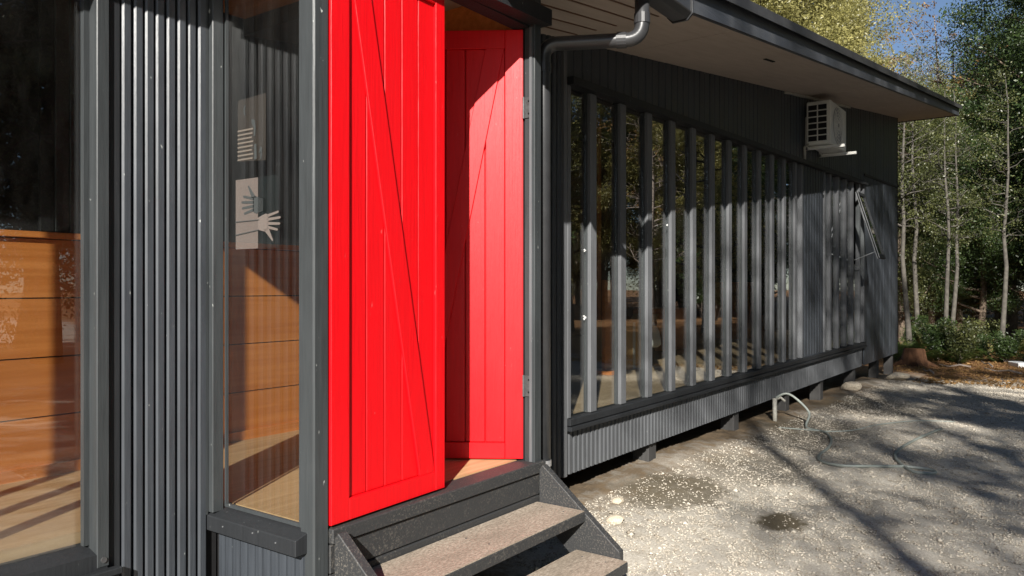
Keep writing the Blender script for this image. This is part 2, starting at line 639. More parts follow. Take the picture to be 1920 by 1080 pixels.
# threshold, risers behind the steps
part('threshold', MB().box(1.813, 3.16, YV - .018, YV + .10, Z(-.895), Z(-.842)), DUSTY, cabin, .004)
part('riser_board', MB().box(1.813, 3.12, YV - .004, YV + .03, Z(-1.000), Z(-.899)), DUSTY, cabin, .003)
part('riser_board', MB().box(1.813, 3.12, YV - .010, YV + .03, Z(-1.20), Z(-1.004)), DUSTY, cabin, .003)
part('header_beam', MB().slope_box(1.75, 3.155, YV - .055, YV + .028, Z(1.240), Z(1.33), Z(1.275), Z(1.350)), BLACKD, cabin)
part('door_head', MB().box(1.813, 3.084, YV + .03, YV + .11, Z(1.262), Z(1.298)), BLACKD, cabin)
part('porch_eave', MB().slope_box(1.70, 3.3, YV - .0, YW + .5, soffit(1.7) + .34, soffit(1.7) + .44, soffit(3.3) + .12, soffit(3.3) + .22), CAP, cabin)
part('side_lintel', MB().box(XS + .01, XS + .028, YV + .076, YW - .05, Z(1.24), Z(1.6)), BLACKD, cabin)

# left eave: unseen stub, placed and cut short to shape the sun's shadow
part('left_eave', MB().box(.65, 1.69, 2.365, YW - .004, Z(1.30), Z(1.42)), SOFF, cabin)

# narrow side window of the porch
side_window = part('side_window_sill', MB()
                   .hexa([(XS - .050, YV + .035, Z(-.917)), (XS + .03, YV + .035, Z(-.917)), (XS + .03, YW - .012, Z(-.917)), (XS - .050, YW - .012, Z(-.917)),
                          (XS - .050, YV + .035, Z(-.860)), (XS + .03, YV + .035, Z(-.835)), (XS + .03, YW - .012, Z(-.835)), (XS - .050, YW - .012, Z(-.860))]),
                   BLACKD, cabin, .003)
part('pane', MB().box(XS + .018, XS + .024, YV + .073, YW - .046, Z(-.836), Z(1.5)), GLASS, side_window)
part('bead', MB().box(XS + .006, XS + .017, YV + .074, YV + .085, Z(-.835), Z(1.5)).box(XS + .006, XS + .017, YW - .056, YW - .046, Z(-.835), Z(1.5)).box(XS + .006, XS + .017, YV + .086, YW - .057, Z(-.835), Z(-.822)), GREYP, side_window)
for yk, zk in ((2.24, -.885), (2.37, -.875), (2.55, -.885)):
    part('nail_head', MB().tube([(XS - .0525, yk, Z(zk)), (XS - .049, yk, Z(zk))], .0028, 8), ALU, side_window)

# vinyl on the narrow pane: pane plane faces -X; u runs towards -Y (right in the photo)
XG = XS + .0165


def flat(name, polys, mat, lay, parent, y0, z0):
    mb = MB()
    for poly in polys:
        mb.prism([(XG - lay * .0009, y0 - a, z0 + b) for a, b in poly], (-.0006, 0, 0))
    return part(name, mb, mat, parent)


HY, HZ = 2.566, Z(.408)          # top-left corner of the hands sign: 0.26 m square
S = .262


def pts(l):
    return [[(x * S, -y * S) for x, y in l]]


def hand(sgn, ox, oy):
    """open hand with four fingers and a splayed thumb; wrist at origin, fingers along sgn*x"""
    def q(l):
        return [(ox + sgn * a, oy + b) for a, b in l]
    palm = q([(-.02, -.07), (.10, -.105), (.16, -.12), (.21, -.10), (.21, .10), (.13, .13), (-.02, .10)])
    f = [palm]
    for k, (yc, ln) in enumerate(((-.085, .24), (-.035, .28), (.02, .27), (.07, .22))):
        sl = (k - 1.5) * .03
        f.append(q([(.19, yc - .021), (.19 + ln, yc - .016 + sl), (.19 + ln + .012, yc + sl), (.19 + ln, yc + .016 + sl), (.19, yc + .021)]))
    return f, q


sheet = [(0, 0), (.52, 0), (.52, 1), (0, 1)]
flat('window_sticker', pts(sheet), FROST, 1, side_window, HY, HZ)
f, q = hand(-1, .62, .38)
dark = [[(x * S, -y * S) for x, y in l] for l in f + [q([(.12, -.10), (.16, -.12), (.31, -.28), (.33, -.27), (.24, -.10)])]]
flat('window_sticker', dark, VINYLD, 2, side_window, HY, HZ)
f, q = hand(1, .55, .64)
arm = [[(x * S, -y * S) for x, y in [(.525, .0), (.98, .0), (.98, 1.0), (.525, 1.0)]]]
flat('window_sticker', arm, mat_sticker('teal_tint_vinyl', (.05, .065, .065), .06), 2, side_window, HY, HZ)
pale = [[(x * S, -y * S) for x, y in l] for l in f + [q([(.10, .10), (.14, .13), (.30, .27), (.32, .26), (.22, .09)])]]
flat('window_sticker', pale, mat_sticker('pale_hand_vinyl', (.22, .185, .165), .38), 3, side_window, HY, HZ)
outl = [[(0, .60), (.56, .595), (.56, .606), (0, .612)], [(0, .79), (.56, .735), (.56, .746), (0, .802)]]
flat('window_sticker', [[(x * S, -y * S) for x, y in l] for l in outl], VINYLD, 4, side_window, HY, HZ)
HY2, HZ2 = 2.553, Z(.712)
flat('window_sticker', [[(0, -.005), (.17, .0), (.17, -.245), (0, -.235)]], FROSTL, 1, side_window, HY2, HZ2)
lines = [[(.0, -.118 - .0155 * k), (.095 - .004 * (k % 3), -.118 - .0155 * k), (.095 - .004 * (k % 3), -.124 - .0155 * k), (.0, -.124 - .0155 * k)] for k in range(8)]
flat('window_sticker', lines, mat_sticker('line_vinyl', (.28, .24, .2), .22), 2, side_window, HY2, HZ2)
curve = [[(.045, -.03), (.052, -.028), (.045, -.05), (.050, -.068), (.042, -.064), (.037, -.048)],
         [(.085, -.085), (.105, -.09), (.112, -.12), (.108, -.15), (.100, -.15), (.102, -.12), (.088, -.10)],
         [(.102, -.18), (.116, -.18), (.118, -.235), (.104, -.238)],
         [(.13, -.22), (.142, -.19), (.15, -.20), (.146, -.238), (.140, -.238), (.142, -.21)]]
flat('window_sticker', curve, VINYLD, 3, side_window, HY2, HZ2)

# large left window
left_window = part('left_window_frame', MB()
                   .box(1.280, 1.322, YW - .030, YW + .06, Z(-.94), Z(1.3))
                   , GREYP, cabin, .003)
part('frame_strip', MB().box(1.326, 1.366, YW - .016, YW + .04, Z(-1.2), Z(1.35)), BLACKD, left_window, .003)
part('bead', MB().box(1.262, 1.2795, YW + .022, YW + .045, Z(-.87), Z(1.3)), GREYP, left_window)
for k in range(9):
    xk = 1.268 - .60 - .435 * k
    part('mullion', MB().box(xk - .045, xk, YW - .0, YW + .058, Z(-.87), Z(1.497)), GREYP, left_window, .003)
for k in range(10):
    xa = 1.2635 if k == 0 else 1.268 - .60 - .435 * (k - 1) - .0455
    xb = 1.268 - .60 - .435 * k + .0005
    part('pane', MB().box(xb, xa, YW + .046, YW + .052, Z(-.872), Z(1.496)), GLASS, left_window)
part('sill', MB().hexa([(-6, YW - .028, Z(-.955)), (1.325, YW - .028, Z(-.955)), (1.325, YW + .06, Z(-.955)), (-6, YW + .06, Z(-.955)),
                        (-6, YW - .028, Z(-.893)), (1.279, YW - .028, Z(-.893)), (1.279, YW + .06, Z(-.868)), (-6, YW + .06, Z(-.868))]), BLACKD, left_window)
part('drip_lip', MB().box(-6, 1.352, YW - .062, YW - .030, Z(-.968), Z(-.945)), BLACKD, left_window, .003)
part('bolt_head', MB().tube([(1.302, YW - .034, Z(-.915)), (1.302, YW - .028, Z(-.915))], .010, 10), STEEL, left_window)

# right-hand window band
rwin = part('hall_window_sill', MB().box(4.262, 13.10, YW - .050, YW + .05, Z(-.895), Z(-.848)), BLACKD, cabin, .004)
part('drip_lip', MB().box(4.256, 13.14, YW - .062, YW - .002, Z(-.928), Z(-.899)), BLACKD, rwin, .003)


def head(x):
    return Z(1.316 + .034 * (x - 4.3))


part('head_trim', MB().slope_box(4.26, 13.14, YW - .075, YW + .05, head(4.26), head(4.26) + .05, head(13.14), head(13.14) + .05), BLACKD, rwin)
part('jamb', MB().box(4.262, 4.302, YW - .030, YW + .05, Z(-.846), head(4.28)), MULL, rwin, .003)
MULLX = [4.606 + .435 * k for k in range(12)]
for k, xm in enumerate(MULLX):
    part('mullion', MB().box(xm - .042, xm + .042, YW - .024, YW + .034, Z(-.846), head(xm) - .002), MULL, rwin, .004)
    part('mullion_bead', MB().box(xm - .050, xm - .0425, YW + .000, YW + .011, Z(-.846), head(xm) - .002)
         .box(xm + .0425, xm + .050, YW + .000, YW + .011, Z(-.846), head(xm) - .002), GREYP, rwin)
edges = [4.302] + [x for xm in MULLX for x in (xm - .0428, xm + .0428)] + [9.63]
for a, b in zip(edges[::2], edges[1::2]):
    mb = MB().slope_box(a, b, YW + .0125, YW + .0185, Z(-.848), head(a), Z(-.848), head(b))
    part('pane', mb, GLASS, rwin)
part('jamb', MB().box(9.60, 9.66, YW - .030, YW + .05, Z(-.846), head(9.63) - .002), MULL, rwin, .003)
part('jamb', MB().box(10.66, 10.72, YW - .030, YW + .05, Z(-.846), head(10.7) - .002), MULL, rwin, .003)
MX2 = [11.02, 11.46, 11.90, 12.34, 12.80]
for xm in MX2:
    part('mullion', MB().box(xm - .042, xm + .042, YW - .024, YW + .034, Z(-.846), head(xm) - .002), MULL, rwin, .004)
part('jamb', MB().box(13.04, 13.10, YW - .030, YW + .05, Z(-.846), head(13.07) - .002), MULL, rwin, .003)
edges = [10.72] + [x for xm in MX2 for x in (xm - .0428, xm + .0428)] + [13.04]
for k, (a, b) in enumerate(zip(edges[::2], edges[1::2])):
    if k == 4:
        part('pane', MB().box(a, b, YW + .0125, YW + .0185, Z(-.848), Z(.36)), GLASS, rwin)
    else:
        part('pane', MB().slope_box(a, b, YW + .0125, YW + .0185, Z(-.848), head(a), Z(-.848), head(b)), GLASS, rwin)
# tilted-out sash
hx0, hx1 = 12.34, 12.80
th = math.atan2(.30, .99)
sash_top = Vector((0, YW - .055, Z(1.43)))


def sp(x, s, t):
    """point on the tilted sash: s down its length, t out of its face"""
    return (x, sash_top.y - s * math.sin(th) - t * math.cos(th), sash_top.z - s * math.cos(th) + t * math.sin(th))


def sbox(mb, x0, x1, s0, s1, t0, t1):
    mb.hexa([sp(x0, s0, t0), sp(x1, s0, t0), sp(x1, s1, t0), sp(x0, s1, t0), sp(x0, s0, t1), sp(x1, s0, t1), sp(x1, s1, t1), sp(x0, s1, t1)])
    return mb


mb = MB()
sbox(mb, hx0, hx0 + .045, 0, 1.04, 0, .035)
sbox(mb, hx1 - .045, hx1, 0, 1.04, 0, .035)
sbox(mb, hx0 + .046, hx1 - .046, 0, .05, 0, .035)
sbox(mb, hx0 + .046, hx1 - .046, .98, 1.04, 0, .035)
part('open_sash', mb, BLACKD, rwin)
part('sash_edge', sbox(sbox(MB(), hx0 - .006, hx0 - .001, 0, 1.04, .026, .036), hx0 - .006, hx0 - .001, 0, 1.04, -.002, .008), ALU, rwin)
part('sash_pane', sbox(MB(), hx0 + .045, hx1 - .045, .05, .98, .014, .019), GLASS, rwin)
part('stay_arm', MB().bar((hx0 + .05, YW - .03, Z(.42)), sp(hx0 + .05, .93, 0), .012, .012), ALU, rwin)
# paint splashes on the first panes
for (xc, zc, s) in ((4.55, .255, .55), (4.545, -.20, .8), (5.78, .505, .45)):
    mb = MB()
    for _ in range(9):
        dx, dz = random.gauss(0, .018 * s), random.gauss(0, .009 * s)
        w, h = random.uniform(.004, .017) * s, random.uniform(.004, .013) * s
        y = YW - .0255 if xc > 5 else YW + .010
        n = 7
        mb.prism([(xc + dx + w * math.cos(2 * math.pi * k / n) * random.uniform(.6, 1.2), y, Z(zc) + dz + h * math.sin(2 * math.pi * k / n) * random.uniform(.6, 1.3)) for k in range(n)], (0, -.0015 - .0004 * _, 0))
    part('paint_splash', mb, SPLAT, rwin)

# main roof: soffit slab, fascia, sheet
XR0, XR1, YE = 2.62, 17.25, 1.78
roof = part('roof', MB().slope_box(XR0, XR1, YE + .03, 9.6, soffit(XR0) + .02, soffit(XR0) + .15, soffit(XR1) + .02, soffit(XR1) + .15), CAP, cabin)
x = XR0
k = 0
while x < XR1 - .05:
    x2 = min(x + 2.44, XR1)
    part('soffit_panel', MB().slope_box(x + .002, x2 - .002, YE + .032, YW + .02, soffit(x), soffit(x) + .018, soffit(x2), soffit(x2) + .018), SOFF, roof)
    x = x2
part('soffit_panel', MB().slope_box(XE + .02, XR1, YW + .022, 9.5, soffit(XE), soffit(XE) + .018, soffit(XR1), soffit(XR1) + .018), SOFF, roof)
x = XR0
for x2 in (5.6, 9.3, 13.2, XR1):
    part('fascia', MB().slope_box(x + .001, x2 - .001, YE - .004, YE + .030, soffit(x) - .012, soffit(x) + .165, soffit(x2) - .012, soffit(x2) + .165), FASC, roof)
    x = x2
part('fascia', MB().box(XR1 + .002, XR1 + .03, YE, 9.6, soffit(XR1) - .012, soffit(XR1) + .165), FASC, roof)
part('roof_edge', MB().slope_box(XR0, XR1 + .06, YE - .045, 9.65, soffit(XR0) + .168, soffit(XR0) + .188, soffit(XR1) + .168, soffit(XR1) + .188), CAP, roof)
part('roof_edge', MB().slope_box(XR0, XR1 + .06, YE - .047, YE - .041, soffit(XR0) + .120, soffit(XR0) + .190, soffit(XR1) + .120, soffit(XR1) + .190), CAP, roof)
part('soffit_trim', MB().slope_box(8.95, 12.1, YW - .045, YW - .018, soffit(8.95) - .03, soffit(8.95) - .002, soffit(12.1) - .03, soffit(12.1) - .002), PVC, roof)
part('soffit_vent', MB().slope_box(6.42, 6.66, 2.05, 2.075, soffit(6.42) - .006, soffit(6.42) - .001, soffit(6.66) - .006, soffit(6.66) - .001), DARKM, roof)
# battened soffit boards by the porch
for k in range(6):
    y0 = YE + .05 + .14 * k
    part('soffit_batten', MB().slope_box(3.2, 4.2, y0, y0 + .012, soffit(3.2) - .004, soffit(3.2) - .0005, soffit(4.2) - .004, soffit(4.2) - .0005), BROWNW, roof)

# gutter and downpipe
mb = MB()
g0, g1 = 2.9, 3.86
prof = [(YE - .155, .10), (YE - .155, .03), (YE - .125, 0), (YE - .05, 0), (YE - .02, .03), (YE - .02, .10)]
zg = Z(1.425)
mb.prism([(g0, a, zg + b) for a, b in prof], (g1 - g0, 0, 0))
gutter = part('gutter', mb, PIPE, cabin, .004)
part('stop_end', MB().prism([(g1 + .001, a * 1.0 + (.006 if a > YE - .1 else -.006), zg - .006 + b * 1.1) for a, b in prof], (.012, 0, 0)), PIPE, gutter)


def arc(a, c, b, n=7):
    a, c, b = Vector(a), Vector(c), Vector(b)
    return [(a * (1 - t) ** 2 + c * 2 * t * (1 - t) + b * t * t) for t in [i / n for i in range(n + 1)]]


pr = .036
A = Vector((3.27, 2.17, Z(-1.1)))
B = Vector((3.27, 2.17, Z(1.235)))
Cc = Vector((3.46, 1.715, Z(1.225)))
D = Vector((3.46, 1.715, Z(1.44)))
dBC = (Cc - B).normalized()
path = [A, B - Vector((0, 0, .10))] + arc(B - Vector((0, 0, .075)), B, B + dBC * .075) + [B + dBC * .12, Cc - dBC * .10] + arc(Cc - dBC * .08, Cc, Cc + Vector((0, 0, .08))) + [D]
pipe = part('downpipe', MB().tube(path, pr, 16), PIPE, cabin, smooth=True)
for p, d in ((B - Vector((0, 0, .12)), Vector((0, 0, 1))), (Cc - dBC * .10, dBC), (Cc + Vector((0, 0, .10)), Vector((0, 0, 1)))):
    part('pipe_collar', MB().tube([p - d * .024, p + d * .024], pr + .004, 16), PIPE, pipe, smooth=False)
part('pipe_clip', MB().tube([(3.27, 2.17, Z(-.90)), (3.27, 2.17, Z(-.87))], pr + .004, 16).box(3.15, 3.25, 2.165, 2.175, Z(-.90), Z(-.87)), ALU, pipe)

# foundation piles
for xp in (5.61, 7.50, 9.2, 10.72, 12.62, 14.4, 15.7):
    zb = gz(xp, YW) - .1
    part('foundation_pile', MB().box(xp - .07, xp + .07, YW + .02, YW + .16, zb, Z(-1.19)), POSTW, cabin, .006)
part('floor_beam', MB().box(3.2, XE - .1, YW + .02, YW + .09, Z(-1.19), Z(-.86)), BACK, cabin)

# interior shell
part('porch_floor', MB().box(1.81, 3.084, YV + .104, YW + .101, FL - .04, FL), FLOORW, cabin)
part('corridor_floor', MB().box(-6, 4.09, YW + .104, 3.74, FL - .04, FL), FLOORW, cabin)
part('hall_floor', MB().box(4.2, XE - .1, YW + .104, 9, FL - .05, FL - .012), FLOORR, cabin)
part('porch_ceiling', MB().box(1.79, 3.09, YV + .12, YW + .101, Z(1.5), Z(1.54)), CEILW, cabin)
part('corridor_ceiling', MB().box(-6, 4.1, YW + .104, 3.74, Z(1.5), Z(1.54)), CEILW, cabin)
part('corridor_roof', MB().box(-6, 4.1, YW + .02, 9, Z(1.56), Z(1.62)), CAP, cabin)
part('inner_lintel', MB().box(1.82, 3.08, YW + .02, YW + .08, Z(1.39), Z(1.46)), ORANGE, cabin)
inner = part('corridor_wall', MB().box(-6, 4.1, 3.75, 3.83, FL - .05, Z(1.6)), BACK, cabin)
WALLW = ORANGE
zb = FL
for k in range(4):
    part('wall_board', MB().box(-6, 4.09, 3.722, 3.748, zb + .003, zb + .262), WALLW, inner)
    zb += .265
part('wall_rail', MB().box(-6, 4.09, 3.70, 3.748, zb + .002, zb + .030), WALLW, inner, .002)
for k in range(6):
    xa = 1.56 + k * .064
    part('grey_board', MB().box(xa, xa + .060, 3.728, 3.748, zb + .034, Z(1.498)), GREYP if k else BACK, inner, .003)
part('skirting', MB().box(-6, 4.09, 3.705, 3.7215, FL, FL + .05), ORANGE, inner)
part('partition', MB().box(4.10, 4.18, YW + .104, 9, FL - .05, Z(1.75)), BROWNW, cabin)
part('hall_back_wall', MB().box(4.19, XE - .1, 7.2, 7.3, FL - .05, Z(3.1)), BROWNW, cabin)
for xk in (4.9, 6.3, 8.8):
    part('hall_post', MB().box(xk, xk + .10, 5.0, 5.1, FL - .012, soffit(xk)), ORANGE, cabin)
for xk in np.arange(5.0, 15.5, 1.2):
    part('wall_paper', MB().box(xk, xk + .42, 7.188, 7.196, Z(.1), Z(.68)), PAPER, cabin)

# ---- red door leaves


def door_leaf(name, W, sgn, loc, rot, z0, z1, label=None):
    H = z1 - z0
    T = .017           # frame proud of planks
    base = MB()

    def bx(mb, a, b, y0, y1, c, d):
        x0, x1 = sorted((sgn * a, sgn * b))
        return mb.box(x0, x1, y0, y1, c, d)
    core = bx(MB(), .003, W - .003, T + .014, .045, .003, H - .003)
    o = part(name, core, RED)
    o.parent = cabin
    o.matrix_parent_inverse = Matrix.Translation(-Vector(cabin.location))
    o.location = (loc[0], loc[1], z0)
    o.rotation_euler = (0, 0, rot)
    if label:
        o['label'] = label
    sl, sr, rb, rt = .088, .058, .078, .09
    part('stile', bx(MB(), 0, sl, 0, T + .013, 0, H), RED, o, .002)
    part('stile', bx(MB(), W - sr, W, 0, T + .013, 0, H), RED, o, .002)
    part('rail', bx(MB(), sl + .0005, W - sr - .0005, .0005, T + .013, 0, rb), RED, o, .002)
    part('rail', bx(MB(), sl + .0005, W - sr - .0005, .0005, T + .013, H - rt, H), RED, o, .002)
    n = 5
    pw = (W - sl - sr) / n
    for i in range(n):
        a, b = sl + i * pw + .0022, sl + (i + 1) * pw - .0022
        part('plank', bx(MB(), a, b, T - .004, T + .0135, rb + .001, H - rt - .001), RED, o, .0022)
    # brace from top hinge corner to bottom free corner
    p0 = Vector((sl + .004, 0, H - rt))
    p1 = Vector((W - sr - .050, 0, rb))
    wx = .092
    a0, a1 = p0.x - .0, p0.x + wx
    b0, b1 = p1.x - .045, p1.x + .048
    poly = [(sgn * a0, .003, p0.z), (sgn * a1, .003, p0.z), (sgn * b1, .003, p1.z), (sgn * b0, .003, p1.z)]
    part('brace', MB().prism(poly, (0, T - .006, 0)), RED, o, .002)
    return o


part('porch_lining', MB().box(3.0805, 3.0885, YV + .112, YW + .10, FL + .001, Z(1.498)), ORANGE, cabin)
leaf1 = door_leaf('door_leaf', .632, 1, (1.816, YV - .006), R(2.2), Z(-.832), Z(1.258), 'red plank leaf with diagonal brace, almost shut')
leaf2 = door_leaf('door_leaf', .632, -1, (3.080, YV + .064), math.atan2(-.833, .554), Z(-.832), Z(1.258), 'red plank leaf swung inward')
for zc in (.875, -.475):
    h = part('hinge', MB().box(3.0795, 3.0845, YV + .018, YV + .055, Z(zc) - .05, Z(zc) + .05)
             .tube([(3.076, YV + .058, Z(zc) - .052), (3.076, YV + .058, Z(zc) + .052)], .007, 8), STEEL, cabin)
    part('screw', MB().tube([(3.0795, YV + .03, Z(zc) + .03), (3.077, YV + .03, Z(zc) + .03)], .005, 6)
         .tube([(3.0795, YV + .03, Z(zc) - .03), (3.077, YV + .03, Z(zc) - .03)], .005, 6), DARKM, h)

# ------------------------------------------------------------------ wooden steps
steps = thing('wooden_steps', (2.45, 1.85, gz(2.45, 1.8)), 'black timber steps with gritty worn treads below the red door', 'steps')
for k, (yb, zt, w1) in enumerate(((2.085, -1.028, 3.085), (1.865, -1.215, 3.085))):
    part('tread', MB().box(1.86, w1, yb - .262, yb, Z(zt) - .004, Z(zt)), TREAD, steps)
    part('nosing_board', MB().box(1.855, w1 + .005, yb - .265, yb - .001, Z(zt) - .052, Z(zt) - .0045), DUSTY, steps, .003)
    for xk in (1.93, 2.46, 3.02):
        for yk in (yb - .07, yb - .19):
            part('screw', MB().tube([(xk, yk, Z(zt) - .002), (xk, yk, Z(zt) + .0012)], .0045, 7), STEEL, steps)
for xs in (1.815, 3.092):
    poly = [(xs, 2.078, Z(-.872)), (xs, 2.06, Z(-.850)), (xs, 1.645, Z(-1.186)), (xs, 1.645, Z(-1.42)), (xs, 1.69, Z(-1.42)), (xs, 2.078, Z(-1.10))]
    part('stringer', MB().prism(poly, (.042, 0, 0)), DUSTY, steps, .003)
part('support_leg', MB().box(3.02, 3.088, 1.66, 1.73, gz(3, 1.65) - .05, Z(-1.27)), DUSTY, steps)
part('support_leg', MB().box(1.862, 1.93, 1.66, 1.73, gz(2, 1.65) - .05, Z(-1.27)), DUSTY, steps)

# ------------------------------------------------------------------ air conditioner on the wall
ac = thing('air_conditioner', (10.14, YW, Z(1.73)), 'white outdoor air conditioner unit bracketed high on the black wall', 'air conditioner')
ax0, ax1, ay0, ay1, az0, az1 = 9.74, 10.52, 2.34, 2.625, Z(1.735), Z(2.262)
part('casing', MB().box(ax0, ax1, ay0, ay1, az0, az1), WHITEM, ac, .012)
mb = MB()
for k in range(6):
    for j in range(2):
        ya = ay0 + .045 + j * .115
        za = az0 + .045 + k * .075
        mb.box(ax0 - .003, ax0 - .001, ya, ya + .10, za, za + .060)
part('coil_opening', mb, DARKM, ac)
mb = MB()
for k in range(7):
    mb.bar((ax0 - .006, ay0 + .04, az0 + .038 + .075 * k), (ax0 - .006, ay0 + .265, az0 + .038 + .075 * k), .008, .008)
for j in range(3):
    mb.bar((ax0 - .007, ay0 + .040 + .1125 * j, az0 + .03), (ax0 - .007, ay0 + .040 + .1125 * j, az0 + .50), .008, .008)
part('coil_guard', mb, WHITEM, ac)
cx, cz = ax0 + .33, (az0 + az1) / 2
n = 28
part('fan_opening', MB().prism([(cx + .225 * math.cos(2 * math.pi * k / n), ay0 - .002, cz + .225 * math.sin(2 * math.pi * k / n)) for k in range(n)], (0, -.003, 0)), GRILLM, ac)
mb = MB()
for r in (.06, .10, .14, .18, .222):
    mb.tube([(cx + r * math.cos(2 * math.pi * k / 24), ay0 - .014, cz + r * math.sin(2 * math.pi * k / 24)) for k in range(25)], .004, 4, False)
for k in range(8):
    a = math.pi * k / 4
    mb.bar((cx + .03 * math.cos(a), ay0 - .016, cz + .03 * math.sin(a)), (cx + .225 * math.cos(a), ay0 - .016, cz + .225 * math.sin(a)), .005, .005, (0, 1, 0))
part('fan_guard', mb, WHITEM, ac)
for xb in (ax0 + .06, ax1 - .10):
    part('bracket', MB().box(xb, xb + .035, 2.20, YW - .018, az0 - .045, az0 - .012).box(xb, xb + .035, YW - .05, YW - .0185, az0 - .044, az0 + .36), WHITEM, ac)
part('hose_pipe', MB().tube([(ax0 + .02, 2.60, az0 + .02), (ax0 - .06, 2.63, az0 - .03), (ax0 - .03, 2.635, az0 - .10), (ax0 - .01, 2.64, az0 - .22)], .016, 8), PVC, ac, smooth=True)

# ------------------------------------------------------------------ things inside the hall


def box_thing(name, x0, x1, y0, y1, z0, z1, mat, label, cat, flap=True):
    t = thing(name, ((x0 + x1) / 2, (y0 + y1) / 2, z0), label, cat)
    part('carton', MB().box(x0, x1, y0, y1, z0, z1), mat, t, .004)
    if flap:
        part('flap', MB().bar((x0, y0, z1 + .001), (x0 - .09, y0, z1 + .10), .02, .006).bar((x1, y0, z1 + .002), (x1 + .08, y0, z1 + .08), .3, .006), mat, t)
        part('tape', MB().box((x0 + x1) / 2 - .03, (x0 + x1) / 2 + .03, y0 - .002, y0 - .0005, z0, z1), PAPER, t)
    return t


box_thing('cardboard_box', 7.12, 7.52, 3.72, 4.1, FL - .01, Z(-.36), CARD, 'brown cardboard box standing behind the second and third panes of the long window', 'box')
t = thing('wooden_stand', (6.75, 3.75, FL - .01), 'narrow orange wooden stand inside the hall behind the second pane', 'stand')
part('board', MB().box(6.70, 6.84, 3.72, 3.76, FL - .01, Z(.08)), ORANGE, t, .004)
part('foot', MB().box(6.64, 6.90, 3.62, 3.86, FL - .009, FL + .03), ORANGE, t, .004)
box_thing('wooden_crate', 9.6, 10.3, 4.4, 4.9, FL - .01, Z(-.28), ORANGE, 'low reddish wooden crate on the hall floor behind the long window', 'crate', False)
box_thing('storage_cabinet', 12.6, 13.4, 4.4, 5.0, FL - .01, Z(.1), ORANGE, 'orange wooden cabinet inside the far end of the hall', 'cabinet', False)
t = thing('water_heater', (7.8, 3.8, FL - .01), 'white cylinder standing on legs inside the hall', 'cylinder')
part('tank', MB().tube([(7.8, 3.8, FL + .19), (7.8, 3.8, FL + .22), (7.8, 3.8, FL + .36), (7.8, 3.8, FL + .48), (7.8, 3.8, FL + .54)], [.12, .15, .13, .07, .03], 18), WHITEM, t, smooth=True)
for a in (0, 2.1, 4.2):
    part('leg', MB().tube([(7.8 + .1 * math.cos(a), 3.8 + .1 * math.sin(a), FL - .012), (7.8 + .1 * math.cos(a), 3.8 + .1 * math.sin(a), FL + .26)], .014, 6), DARKM, t)

# ------------------------------------------------------------------ yard: gravel, stones, hose, pipe


def build_gravel():
    N = 150000
    # denser near the house front, thinning with distance
    x = 2.5 + 13.0 * rng.random(N) ** 1.9
    y = -1.6 + 4.1 * rng.random(N)
    keep = ~((x < 3.15) & (y > 2.0)) & ~((x > 5.0) & (rng.random(N) < np.clip((y - 1.9) * .7, 0, .65)))
    keep &= ~((np.hypot(x - 4.67, (y - 1.40) * 1.5) < .21) & (rng.random(len(x)) < .8))
    keep &= ~((np.hypot(x - 4.95, (y - 2.2) * 1.5) < .5) & (rng.random(len(x)) < .55))
    x, y = x[keep], y[keep]
    N = len(x)
    s = .0028 + .0050 * rng.random(N) ** 2.0 + (rng.random(N) < .004) * .011
    s *= 1 + .05 * (x - 3)
    z = gz_arr(x, y) + s * .25
    octv = np.array([[1, 0, 0], [0, 1, 0], [-1, 0, 0], [0, -1, 0], [0, 0, 1], [0, 0, -1]], float)
    octf = np.array([[0, 1, 4], [1, 2, 4], [2, 3, 4], [3, 0, 4], [1, 0, 5], [2, 1, 5], [3, 2, 5], [0, 3, 5]])
    a = rng.random(N) * 6.283
    ca, sa = np.cos(a), np.sin(a)
    sc = np.stack([s * (.8 + .8 * rng.random(N)), s * (.7 + .5 * rng.random(N)), s * (.45 + .4 * rng.random(N))], 1)
    v = octv[None] * sc[:, None, :] * (1 + rng.uniform(-.25, .25, (N, 6, 1)))
    vx = v[..., 0] * ca[:, None] - v[..., 1] * sa[:, None]
    vy = v[..., 0] * sa[:, None] + v[..., 1] * ca[:, None]
    V = np.stack([vx + x[:, None], vy + y[:, None], v[..., 2] + z[:, None]], -1).reshape(-1, 3)
    F = (octf[None] + (np.arange(N) * 6)[:, None, None]).reshape(-1, 3)
    rnd = np.repeat(rng.random(N), 8)
    o = link('gravel', arrays_mesh('gravel', V, F, PEBBLE, rnd))
    o['kind'] = 'stuff'
    o['label'] = 'loose pale gravel spread over the yard'


build_gravel()


def rock_mesh(seed, flat_=.6):
    r = random.Random(seed)
    bm = bmesh.new()
    bmesh.ops.create_icosphere(bm, subdivisions=2, radius=1)
    offs = [Vector((r.uniform(-1, 1), r.uniform(-1, 1), r.uniform(-1, 1))).normalized() for _ in range(7)]
    for v in bm.verts:
        d = v.co.normalized()
        k = min([1.0] + [(.62 + .12 * i) / max(.2, d.dot(o)) for i, o in enumerate(offs) if d.dot(o) > .2])
        v.co = d * k
        v.co.z *= flat_
    me = bpy.data.meshes.new('rock')
    bm.to_mesh(me)
    bm.free()
    me.materials.append(ROCKM)
    return me


